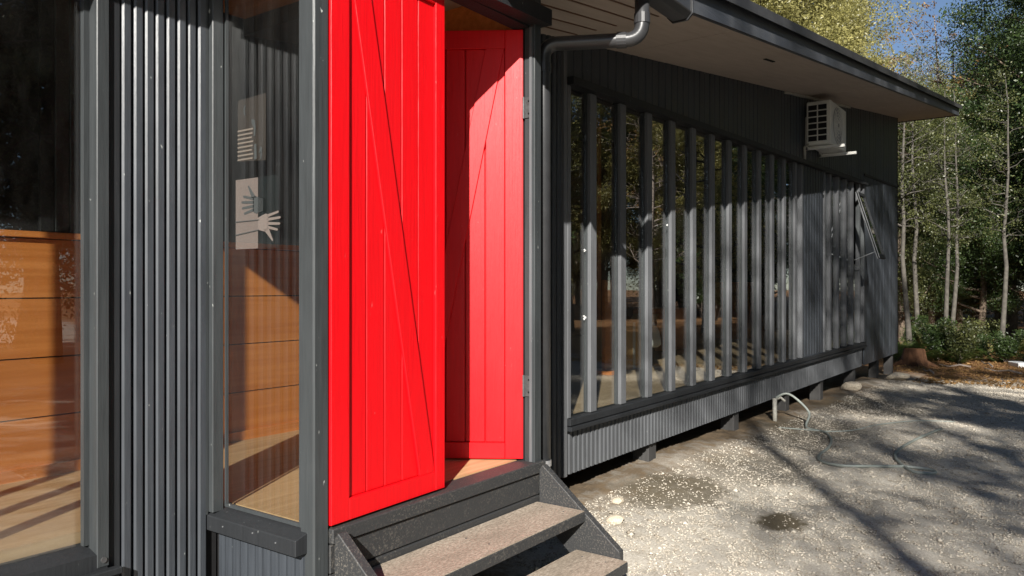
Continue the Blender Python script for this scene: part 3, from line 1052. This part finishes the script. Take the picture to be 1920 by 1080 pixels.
RM = [rock_mesh(s) for s in (3, 8, 21)]
ROCKS = [(4.02, 2.16, .060, 'rounded pale stone on the brown earth right of the steps'),
         (4.42, 2.36, .045, 'pointed pale stone standing on the earth bank under the skirt boards'),
         (3.70, 2.02, .035, 'small tan stone beside the stair stringer'),
         (3.80, 2.42, .075, 'flat broken slab lying in the shade under the cabin corner'),
         (12.1, 2.62, .15, 'pale heap of sandy rock between the two far piles'),
         (14.6, 2.45, .26, 'low grey boulder by the far corner of the cabin'),
         (2.75, 2.02, .045, 'white stone on the ground under the lower tread'),
         (2.66, 2.00, .030, 'small white pebble beside the white stone under the stairs')]
for i, (x, y, s, lab) in enumerate(ROCKS):
    o = link('rock', RM[i % 3])
    o.location = (x, y, gz(x, y) + s * .22)
    o.scale = (s, s * .8, s * (.5 if i in (3, 5) else .95))
    o.rotation_euler = (random.uniform(-.2, .2), random.uniform(-.2, .2), random.uniform(0, 6))
    tag(o, lab, 'rock')


def unproject(u, v, zrel=None):
    a = (u - 960) / 1450
    zr = -1.41
    for _ in range(6):
        w = -zr * 1450 / (v - 540)
        x, y = (.5865 * a + .81) * w, (-.81 * a + .5865) * w
        zr = gz(x, y) - EYE
    return x, y


def smooth_path(P, n=6):
    P = [Vector(p) for p in P]
    out = []
    for i in range(len(P) - 1):
        p0, p1, p2, p3 = P[max(i - 1, 0)], P[i], P[i + 1], P[min(i + 2, len(P) - 1)]
        for k in range(n):
            t = k / n
            out.append(.5 * ((2 * p1) + (p2 - p0) * t + (2 * p0 - 5 * p1 + 4 * p2 - p3) * t * t + (3 * p1 - p0 - 3 * p2 + p3) * t ** 3))
    out.append(P[-1])
    return out


hr = .0125
gp = [(1512, 803), (1545, 812), (1558, 826), (1553, 842), (1536, 856), (1540, 868), (1580, 876), (1640, 877), (1700, 878), (1745, 884), (1752, 890), (1715, 888), (1688, 872), (1678, 856), (1690, 842), (1722, 824), (1765, 806)]
P = [(8.47, 2.60, Z(-1.19)), (8.50, 2.50, Z(-1.14)), (8.55, 2.40, Z(-1.20)), (8.58, 2.28, Z(-1.34))]
P += [(x, y, gz(x, y) + hr) for x, y in (unproject(u, v) for u, v in gp)]
hose = part('garden_hose', MB().tube(smooth_path(P), hr, 8), HOSE, smooth=True)
tag(hose, 'grey green garden hose looped on the gravel from under the cabin', 'hose')
P2 = [(x, y, gz(x, y) + .007) for x, y in (unproject(u, v) for u, v in ((1460, 803), (1500, 806), (1550, 810), (1600, 808), (1650, 797), (1720, 790), (1790, 792)))]
tag(part('thin_hose', MB().tube(smooth_path(P2), .007, 6), HOSE, smooth=True), 'thin pale hose lying straight across the gravel beyond the loop', 'hose')
t = thing('standpipe', (8.43, 2.60, gz(8.43, 2.6)), 'pale upright plastic water pipe under the skirt boards', 'pipe')
part('pipe', MB().tube([(8.43, 2.60, gz(8.43, 2.6) - .05), (8.43, 2.60, Z(-1.19))], .024, 10), PVC, t, smooth=True)
part('tap', MB().tube([(8.45, 2.60, Z(-1.21)), (8.45, 2.54, Z(-1.18)), (8.46, 2.50, Z(-1.22))], .014, 8), PVC, t, smooth=True)

# ------------------------------------------------------------------ trees
BARK = mat_simple('bark', (.13, .10, .075), .9, .15, var=.45, scale=6, bump=.02)
BARKP = mat_simple('pale_bark', (.08, .073, .062), .85, .2, var=.35, scale=6, bump=.01)
TWIG = mat_simple('grey_twig', (.21, .175, .15), .85, .2, var=.25, scale=5, bump=.003)
LEAF_D = mat_leaf('leaf_dark_green', (.018, .035, .012), (.075, .115, .030), .30)
LEAF_Y = mat_leaf('leaf_yellow_green', (.10, .10, .028), (.46, .42, .16), .42)
LEAF_O = mat_leaf('leaf_orange', (.16, .10, .04), (.48, .29, .12), .45, False)
LEAF_M = mat_leaf('leaf_mid_green', (.020, .031, .012), (.17, .18, .06), .35)
FERN = mat_leaf('fern_green', (.025, .05, .012), (.12, .17, .04), .35)
DRY = mat_leaf('dry_stems', (.12, .08, .045), (.42, .33, .2), .2, False)


def leaf_cloud(rg, centers, radii, n, size, aspect=.45, droop=.3):
    """n leaf quads scattered round clump centres"""
    k = rg.integers(0, len(centers), n)
    d = rg.normal(0, 1, (n, 3))
    d /= np.linalg.norm(d, axis=1, keepdims=True)
    r = radii[k] * rg.random(n) ** .45
    c = centers[k] + d * r[:, None] * np.array([1, 1, .75])
    t = rg.normal(0, 1, (n, 3))
    t[:, 2] -= droop
    t /= np.linalg.norm(t, axis=1, keepdims=True)
    b = np.cross(t, rg.normal(0, 1, (n, 3)))
    b /= np.linalg.norm(b, axis=1, keepdims=True) + 1e-9
    L = size * (.6 + .8 * rg.random(n))
    t *= L[:, None]
    b *= (L * aspect)[:, None]
    V = np.stack([c - t, c + b, c + t, c - b], 1).reshape(-1, 3)
    F = np.arange(n * 4).reshape(n, 4)
    cl = rg.random(len(centers))
    rnd = np.clip(.55 * rg.random(n) + .45 * cl[k], 0, 1)
    return V, F, rnd


def tree_proto(name, seed, height, crown_lo, rad, n, size, leaf_mat, bark, trunk_r, nlimb, ncl, clr, label, twiggy=0, lean=.4, shape=1.0):
    rg = np.random.default_rng(seed)
    rd = random.Random(seed)
    root = thing(name, (0, 0, 0), label, 'tree', None, False)
    mb = MB()
    pts_, rr = [], []
    px, py = 0., 0.
    ns = 9
    for i in range(ns + 1):
        t = i / ns
        pts_.append((px, py, -.2 + height * .96 * t))
        rr.append(max(.012, trunk_r * (1 - .88 * t) * (1.25 if i == 0 else 1)))
        px += rd.uniform(-lean, lean) * height * .02
        py += rd.uniform(-lean, lean) * height * .02
    mb.tube(pts_, rr, 8)
    tips = []
    for i in range(nlimb):
        t = crown_lo / height + (1 - crown_lo / height) * (i + rd.random()) / nlimb * .95
        j = min(int(t * ns), ns - 1)
        fz = t * ns - j
        p = Vector(pts_[j]).lerp(Vector(pts_[j + 1]), fz)
        r0 = trunk_r * (1 - .88 * t) * .5
        az = rd.random() * 6.283
        tt = (t - crown_lo / height) / (1 - crown_lo / height)
        L = rad * (math.sin(math.pi * min(1, (tt * .82 + .16))) ** .7) * rd.uniform(.75, 1.1) * shape
        up = rd.uniform(.15, .75)
        q = [p]
        for s in range(1, 5):
            q.append(p + Vector((math.cos(az) * L * s / 4, math.sin(az) * L * s / 4, up * L * (s / 4) ** 1.4)) + Vector((rd.gauss(0, .06), rd.gauss(0, .06), rd.gauss(0, .05))) * L)
        mb.tube(q, [max(.008, r0 * (1 - s / 4.6)) for s in range(5)], 5)
        tips += [q[2], q[3], q[4]]
        for s in range(1 + twiggy):
            st = q[rd.choice((1, 2, 3))]
            e = st + Vector((rd.gauss(0, 1), rd.gauss(0, 1), rd.uniform(.2, 1.2))) * L * .32
            mid = st.lerp(e, .5) + Vector((rd.gauss(0, .06), rd.gauss(0, .06), .06)) * L
            mb.tube([st, mid, e], [max(.006, r0 * .35), max(.005, r0 * .25), .004], 4)
            tips.append(e)
    part('trunk', mb, bark, root, smooth=True)
    if n:
        tips = np.array([tuple(v) for v in tips])
        sel = rg.integers(0, len(tips), ncl)
        cen = tips[sel] + rg.normal(0, rad * .14, (ncl, 3))
        rad_ = clr * (.5 + rg.random(ncl))
        V, F, rn = leaf_cloud(rg, cen, rad_, n, size)
        link('crown', arrays_mesh('crown', V, F, leaf_mat, rn), root)
    return root


def at_view(u, w):
    a = (u - 960) / 1450
    return (.5865 * a + .81) * w, (-.81 * a + .5865) * w


def place(proto, x, y, s, rz, label, group=None, first=[set()], sz=None):
    if proto.name in first[0]:
        o = copy_tree(proto)
    else:
        first[0].add(proto.name)
        o = proto
    o.location = (x, y, gz(x, y) - .05)
    o.scale = (s, s, sz or s)
    o.rotation_euler = (0, 0, rz)
    o['label'] = label
    if group:
        o['group'] = group
    return o


TA = tree_proto('evergreen_tree', 1, 14, 2.2, 3.6, 90000, .044, LEAF_D, BARK, .22, 34, 210, .75, 'x')
TB = tree_proto('bushy_tree', 2, 13, 2.5, 3.3, 85000, .042, LEAF_Y, BARKP, .18, 36, 230, .65, 'x', 1)
TC = tree_proto('autumn_tree', 3, 11, 3.0, 2.2, 22000, .045, LEAF_O, TWIG, .12, 26, 120, .5, 'x', 3)
TD = tree_proto('bare_tree', 4, 11, 2.5, 2.4, 900, .05, LEAF_O, TWIG, .11, 30, 40, .4, 'x', 9)
TE = tree_proto('slender_tree', 5, 12, 5.0, 1.5, 3800, .042, LEAF_M, BARKP, .11, 24, 100, .45, 'x', 2)
TF = tree_proto('midgreen_tree', 6, 12, 1.2, 2.8, 75000, .044, LEAF_M, BARK, .15, 34, 200, .6, 'x', 1)

FOREST = 'trees of the wood beyond the cabin'
VIEW = [
    (TB, 1330, 25, 1.20, 0.3, 'tall yellow green bushy tree rising behind the middle of the roof edge'),
    (TB, 1425, 27, 1.18, 1.9, 'yellow green bushy tree above the roof, second from the left'),
    (TB, 1500, 29, 1.10, 4.0, 'yellow green tree whose side borders the patch of blue sky'),
    (TC, 1690, 27, .88, 1.0, 'orange leaved thin tree above the roof corner'),
    (TC, 1640, 33, 1.0, 3.0, 'paler orange tree standing behind the orange leaved one'),
    (TD, 1742, 24, .98, 0.5, 'leafless grey twiggy tree reaching into the blue sky'),
    (TD, 1790, 27, .98, 2.5, 'second leafless grey tree, right of the first bare one'),
    (TB, 1795, 31, .80, 2.2, 'low yellow green tree under the patch of blue sky'),
    (TB, 1725, 33, .76, 5.2, 'rounded yellow green tree behind the leafless trees'),
    (TA, 2010, 21.5, .93, 0.2, 'dense dark evergreen at the right edge of the photo'),
    (TA, 1895, 27, .74, 2.9, 'dark evergreen standing just left of the dense one at the edge'),
    (TA, 2090, 20, 1.00, 4.4, 'large dark evergreen cut off by the right edge of the photo'),
    (TF, 1830, 23.5, .62, 1.2, 'mid green leafy tree in front of the dark evergreens'),
    (TF, 1760, 25, .60, 3.9, 'mid green leafy tree between the pale trunks'),
    (TF, 1690, 23, .66, 5.5, 'mid green leafy tree just beyond the far cabin corner'),
    (TA, 1715, 24.5, .50, 1.1, 'low dark evergreen just right of the far cabin corner'),
    (TA, 1795, 23.5, .52, 2.1, 'low dark evergreen in the middle of the wood edge'),
    (TA, 1755, 28.0, .58, 3.1, 'dark evergreen filling the gap behind the middle trunks'),
    (TA, 1845, 22.5, .52, 5.1, 'low dark evergreen left of the large one at the edge'),
    (TE, 1706, 19.0, .66, 0.6, 'slender pale trunk nearest to the far cabin corner'),
    (TE, 1722, 21.0, .68, 1.6, 'slender leaning pale tree, second from the cabin corner'),
    (TE, 1772, 19.4, .58, 2.6, 'thin pale straight trunk in the middle of the wood edge'),
    (TE, 1783, 20.2, .60, 3.6, 'thin grey trunk close beside the middle one'),
    (TE, 1878, 18.6, .60, 4.6, 'thin trunk in front of the dark evergreens'),
    (TE, 1740, 26, .72, 5.6, 'distant slender tree seen between the two trunk groups'),
]
for p, u, w, s, rz, lab in VIEW:
    x, y = at_view(u, w)
    place(p, x, y, s, rz, lab, FOREST)
# back rows of the wood
BACKROW = 'far trees closing the wood'
k = 0
for (p, u, w, s) in ((TF, 1660, 36, .85), (TB, 1700, 40, .80), (TF, 1745, 38, .72), (TB, 1790, 42, .78), (TF, 1835, 37, .78), (TA, 1880, 36, .85), (TA, 1930, 33, 1.0), (TF, 1970, 30, 1.0), (TB, 1390, 32, 1.35), (TB, 1340, 30, 1.3), (TB, 1450, 34, 1.3), (TB, 1545, 37, 1.15), (TF, 1715, 29, .55), (TA, 1800, 30, .50), (TF, 1870, 29, .6)):
    x, y = at_view(u, w)
    place(p, x, y, s, k * 1.3, 'tree in the dense far row that closes the wood behind the nearer trees', BACKROW)
    k += 1

# trees on the sun side: they throw the dappled shade on the yard and show in the window panes
SHADE = 'trees across the yard, mirrored in the panes'
d = Vector((.881, .474))
nrm = Vector((.474, -.881))
for i, (x, y, p, sc) in enumerate(((27, -5.5, TB, .9), (30, -9, TD, 1.1), (33, -6, TB, 1.0), (36, -11, TB, 1.1), (38, -5, TD, 1.2), (41, -8, TB, 1.0), (45, -12, TB, 1.2), (47, -4, TB, 1.1), (33, -15, TB, 1.2), (25, -10, TE, 1.0))):
    place(p, x, y, sc, i * 1.1, 'sunlit tree across the yard, seen only mirrored in the panes of the long window', SHADE)
for i, (x, y, sc) in enumerate(((2.5, -9.5, .9), (5, -10.5, 1.0), (7.5, -9.5, .95), (10.5, -10.5, 1.0), (.5, -11, 1.0))):
    place(TF, x, y, sc, i * 1.7, 'tree of the wood across the yard, shading the gravel and mirrored in the panes', SHADE)
for i in range(12):
    place(TF, 46 + 4.3 * (i % 4), -1.5 - 2.6 * i, 1.1, i * 2.1, 'tree of the wood across the yard, shading the gravel and mirrored in the panes', SHADE)
TG = tree_proto('tall_tree', 8, 22, 4.0, 3.3, 17000, .11, LEAF_M, BARK, .26, 44, 110, .7, 'x', 1)
for (p, s_, t_, sc) in ((TG, 5.1, 11, 1.0), (TG, 8.9, 14, .66), (TG, 12.5, 11, .75), (TG, 16, 16, .8), (TE, 3.1, 12, 1.45), (TE, 1.5, 9, 1.15), (TE, 2.3, 15, 1.2), (TG, 6.8, 22, .72), (TG, 20, 14, .8), (TG, 11.8, 4, .9), (TG, 12.8, -1, .9), (TG, 14.5, -6, .9)):
    q = nrm * s_ - d * t_
    place(p, q.x, q.y, sc, s_ * 1.7, 'tree of the wood across the yard, shading the gravel and mirrored in the panes', SHADE)
for i in range(26):
    x = -2 + 2.1 * i
    if 12 < x < 27:
        continue
    y = -13.5 - 5 * ((i * 7) % 5) / 4 - (2 if i % 2 else 0)
    p = (TA, TF, TB, TE, TC, TA)[i % 6]
    place(p, x, y, 1.0 + .25 * ((i * 3) % 4) / 3, i * .9, 'tree of the wood across the yard, shading the gravel and mirrored in the panes', SHADE)

ORD = 'leftmost second third fourth fifth sixth seventh eighth ninth tenth eleventh twelfth thirteenth fourteenth fifteenth sixteenth seventeenth eighteenth nineteenth twentieth twenty-first twenty-second twenty-third twenty-fourth twenty-fifth twenty-sixth'.split()


def view_u(o):
    x, y = o.location.x, o.location.y
    return (.5865 * x - .81 * y) / max(.1, .81 * x + .5865 * y)


def ordinal_labels(objs, text):
    for i, o in enumerate(sorted(objs, key=view_u)):
        o['label'] = text % (ORD[i] + (' from the left' if i else ''))


ordinal_labels([o for o in SC.objects if o.get('group') == BACKROW], 'tree in the dense far row closing the wood, %s')
# ------------------------------------------------------------------ undergrowth at the wood's edge


def fern_proto(seed, nfr=16, L=.75):
    rg = np.random.default_rng(seed)
    V, F, rn = [], [], []
    idx = 0
    for k in range(nfr):
        az = rg.random() * 6.283
        l = L * (.7 + .5 * rg.random())
        up = .5 + .7 * rg.random()
        for s in range(14):
            t = (s + 1) / 14
            r = l * t * .8
            z = up * l * (t - .62 * t * t) * 1.3
            c = np.array([math.cos(az) * r, math.sin(az) * r, z])
            side = np.array([-math.sin(az), math.cos(az), -.25])
            wl = .17 * l * math.sin(math.pi * min(1, t * .9 + .12))
            fw = np.array([math.cos(az), math.sin(az), .1]) * .022
            for sg in (-1, 1):
                V += [c - fw * .7, c + side * sg * wl + fw, c + side * sg * wl * .9 + fw * 2, c + fw * .7]
                F.append([idx, idx + 1, idx + 2, idx + 3])
                rn.append(rg.random())
                idx += 4
    root = thing('fern', (0, 0, 0), 'x', 'fern', None, False)
    link('fronds', arrays_mesh('fronds', np.array(V), np.array(F), FERN, np.array(rn)), root)
    part('crown_base', MB().tube([(0, 0, -.05), (0, 0, .08)], [.06, .03], 6), BARK, root)
    return root


def bush_proto(name, seed, h, n, size, mat, label):
    rg = np.random.default_rng(seed)
    rd = random.Random(seed)
    root = thing(name, (0, 0, 0), label, 'shrub', None, False)
    mb = MB()
    tips = []
    for k in range(16):
        az, l = rd.random() * 6.28, h * rd.uniform(.6, 1.1)
        sp_ = rd.uniform(.15, .6)
        q = [Vector((0, 0, -.05)), Vector((math.cos(az) * sp_ * l * .4, math.sin(az) * sp_ * l * .4, l * .55)), Vector((math.cos(az) * sp_ * l, math.sin(az) * sp_ * l, l))]
        mb.tube(q, [.014, .010, .004], 4)
        tips += [q[1], q[2], q[1].lerp(q[2], .5)]
    part('stems', mb, TWIG, root)
    cen = np.array([tuple(t) for t in tips])
    V, F, rn = leaf_cloud(rg, cen, np.full(len(cen), h * .22), n, size)
    link('foliage', arrays_mesh('foliage', V, F, mat, rn), root)
    return root


FN = fern_proto(31)
BU = bush_proto('leafy_shrub', 41, 1.5, 4200, .055, LEAF_M, 'x')
BD = bush_proto('dark_shrub', 42, 1.8, 5200, .06, LEAF_D, 'x')
BY = bush_proto('twiggy_shrub', 43, .8, 500, .04, LEAF_Y, 'x')
UG = 'undergrowth at the edge of the wood'
rd = random.Random(5)
for i in range(40):
    u = 1690 + (i * 53) % 300
    w = 16.6 + 4.2 * rd.random()
    x, y = at_view(u, w)
    if x < 16.9 and y > 2.2:
        x = 16.9 + rd.random()
    p = (FN, BY, FN, BU, FN, BY, FN, BD)[i % 8]
    lab = {FN: 'green fern growing at the edge of the wood', BU: 'green leafy shrub growing at the edge of the wood', BD: 'dark leafy shrub growing under the trees at the edge of the wood', BY: 'thin twiggy shrub with few yellowish leaves at the edge of the wood'}[p]
    place(p, x, y, rd.uniform(.5, .9) * (1.2 if p == FN else .62), rd.random() * 6, lab, UG)
for (u, w, s) in ((1712, 16.4, 1.25), (1745, 16.9, .8), (1690, 17.2, 1.4)):
    x, y = at_view(u, w)
    place(FN, max(x, 16.6), y, s, u, 'green fern growing at the edge of the wood', UG)

for nm, tx in (('fern', 'green fern at the edge of the wood, %s'), ('leafy_shrub', 'green leafy shrub at the edge of the wood, %s'),
               ('dark_shrub', 'dark leafy shrub under the trees, %s'), ('twiggy_shrub', 'thin twiggy shrub with few yellowish leaves, %s')):
    g_ = [o for o in SC.objects if o.get('group') == UG and o.name.split('.')[0] == nm]
    ordinal_labels(g_, tx)
for i in range(14):
    o = place(BD, 30 + 2.2 * (i % 7), -5 - 1.5 * i, 2.4, i * 1.3, 'dark bush below the trees across the yard, seen only mirrored in the panes', SHADE)
# stump, white block, twigs
sx_, sy_ = at_view(1714, 15.9)
t = thing('tree_stump', (sx_, sy_, gz(sx_, sy_)), 'dark brown rotten tree stump near the far corner of the cabin', 'stump')
STUMP = mat_simple('stump_wood', (.085, .042, .022), .9, .2, var=.4, scale=8, bump=.03)
n = 12
mb = MB()
mb.tube([(sx_, sy_, gz(sx_, sy_) - .1), (sx_, sy_, gz(sx_, sy_) + .05), (sx_ + .02, sy_, gz(sx_, sy_) + .26), (sx_ + .03, sy_, gz(sx_, sy_) + .36)], [.34, .27, .22, .20], 11)
part('wood', mb, STUMP, t)
mb = MB()
for k in range(4):
    a = k * 1.6 + .4
    mb.tube([(sx_ + .15 * math.cos(a), sy_ + .15 * math.sin(a), gz(sx_, sy_) + .09), (sx_ + .5 * math.cos(a), sy_ + .5 * math.sin(a), gz(sx_, sy_) - .04)], [.09, .03], 6)
part('root', mb, STUMP, t)
bx_, by_ = at_view(1912, 16.2)
o = part('white_block', MB().box(-.22, .22, -.13, .13, 0, .11), SPLAT, None, .015)
o.location = (bx_, by_, gz(bx_, by_) - .01)
o.rotation_euler = (0, 0, .5)
tag(o, 'white block lying on the leaf litter at the right edge of the photo', 'block')
for i, (u, v, L, a, pl) in enumerate(((1850, 686, .9, .3, 'longest, in the middle'), (1790, 690, .6, 2.0, 'left of the longest'), (1880, 700, .7, 1.1, 'nearest the right edge'), (1740, 700, .5, .5, 'nearest the stump'), (1835, 668, .8, 2.6, 'close under the ferns'))):
    x, y = unproject(u, v)
    q = [(x + L * (k / 3 - .5) * math.cos(a), y + L * (k / 3 - .5) * math.sin(a), gz(x, y) + .03 + .04 * (k % 2)) for k in range(4)]
    tag(part('fallen_branch', MB().tube(q, [.02, .018, .014, .006], 5), TWIG), 'dry fallen branch on the leaf litter, ' + pl, 'branch', 'fallen branches on the leaf litter')


def build_litter():
    N = 14000
    x = 14.5 + 9 * rng.random(N) ** 1.2
    y = -4 + 7 * rng.random(N)
    keep = ~((x < 16.3) & (y > 2.2))
    x, y = x[keep], y[keep]
    N = len(x)
    c = np.stack([x, y, gz_arr(x, y) + .012 + .02 * rng.random(N)], 1)
    t = rng.normal(0, 1, (N, 3)) * np.array([1, 1, .35])
    t /= np.linalg.norm(t, axis=1, keepdims=True)
    b = np.cross(t, np.array([0, 0, 1.]) + rng.normal(0, .3, (N, 3)))
    L = .02 + .035 * rng.random(N)
    t *= L[:, None]
    b *= (L * .45)[:, None]
    V = np.stack([c - t, c + b, c + t, c - b], 1).reshape(-1, 3)
    o = link('leaf_litter', arrays_mesh('leaf_litter', V, np.arange(N * 4).reshape(N, 4), LEAF_O, rng.random(N)))
    o['kind'] = 'stuff'
    o['label'] = 'brown fallen leaves on the ground at the edge of the wood'


build_litter()
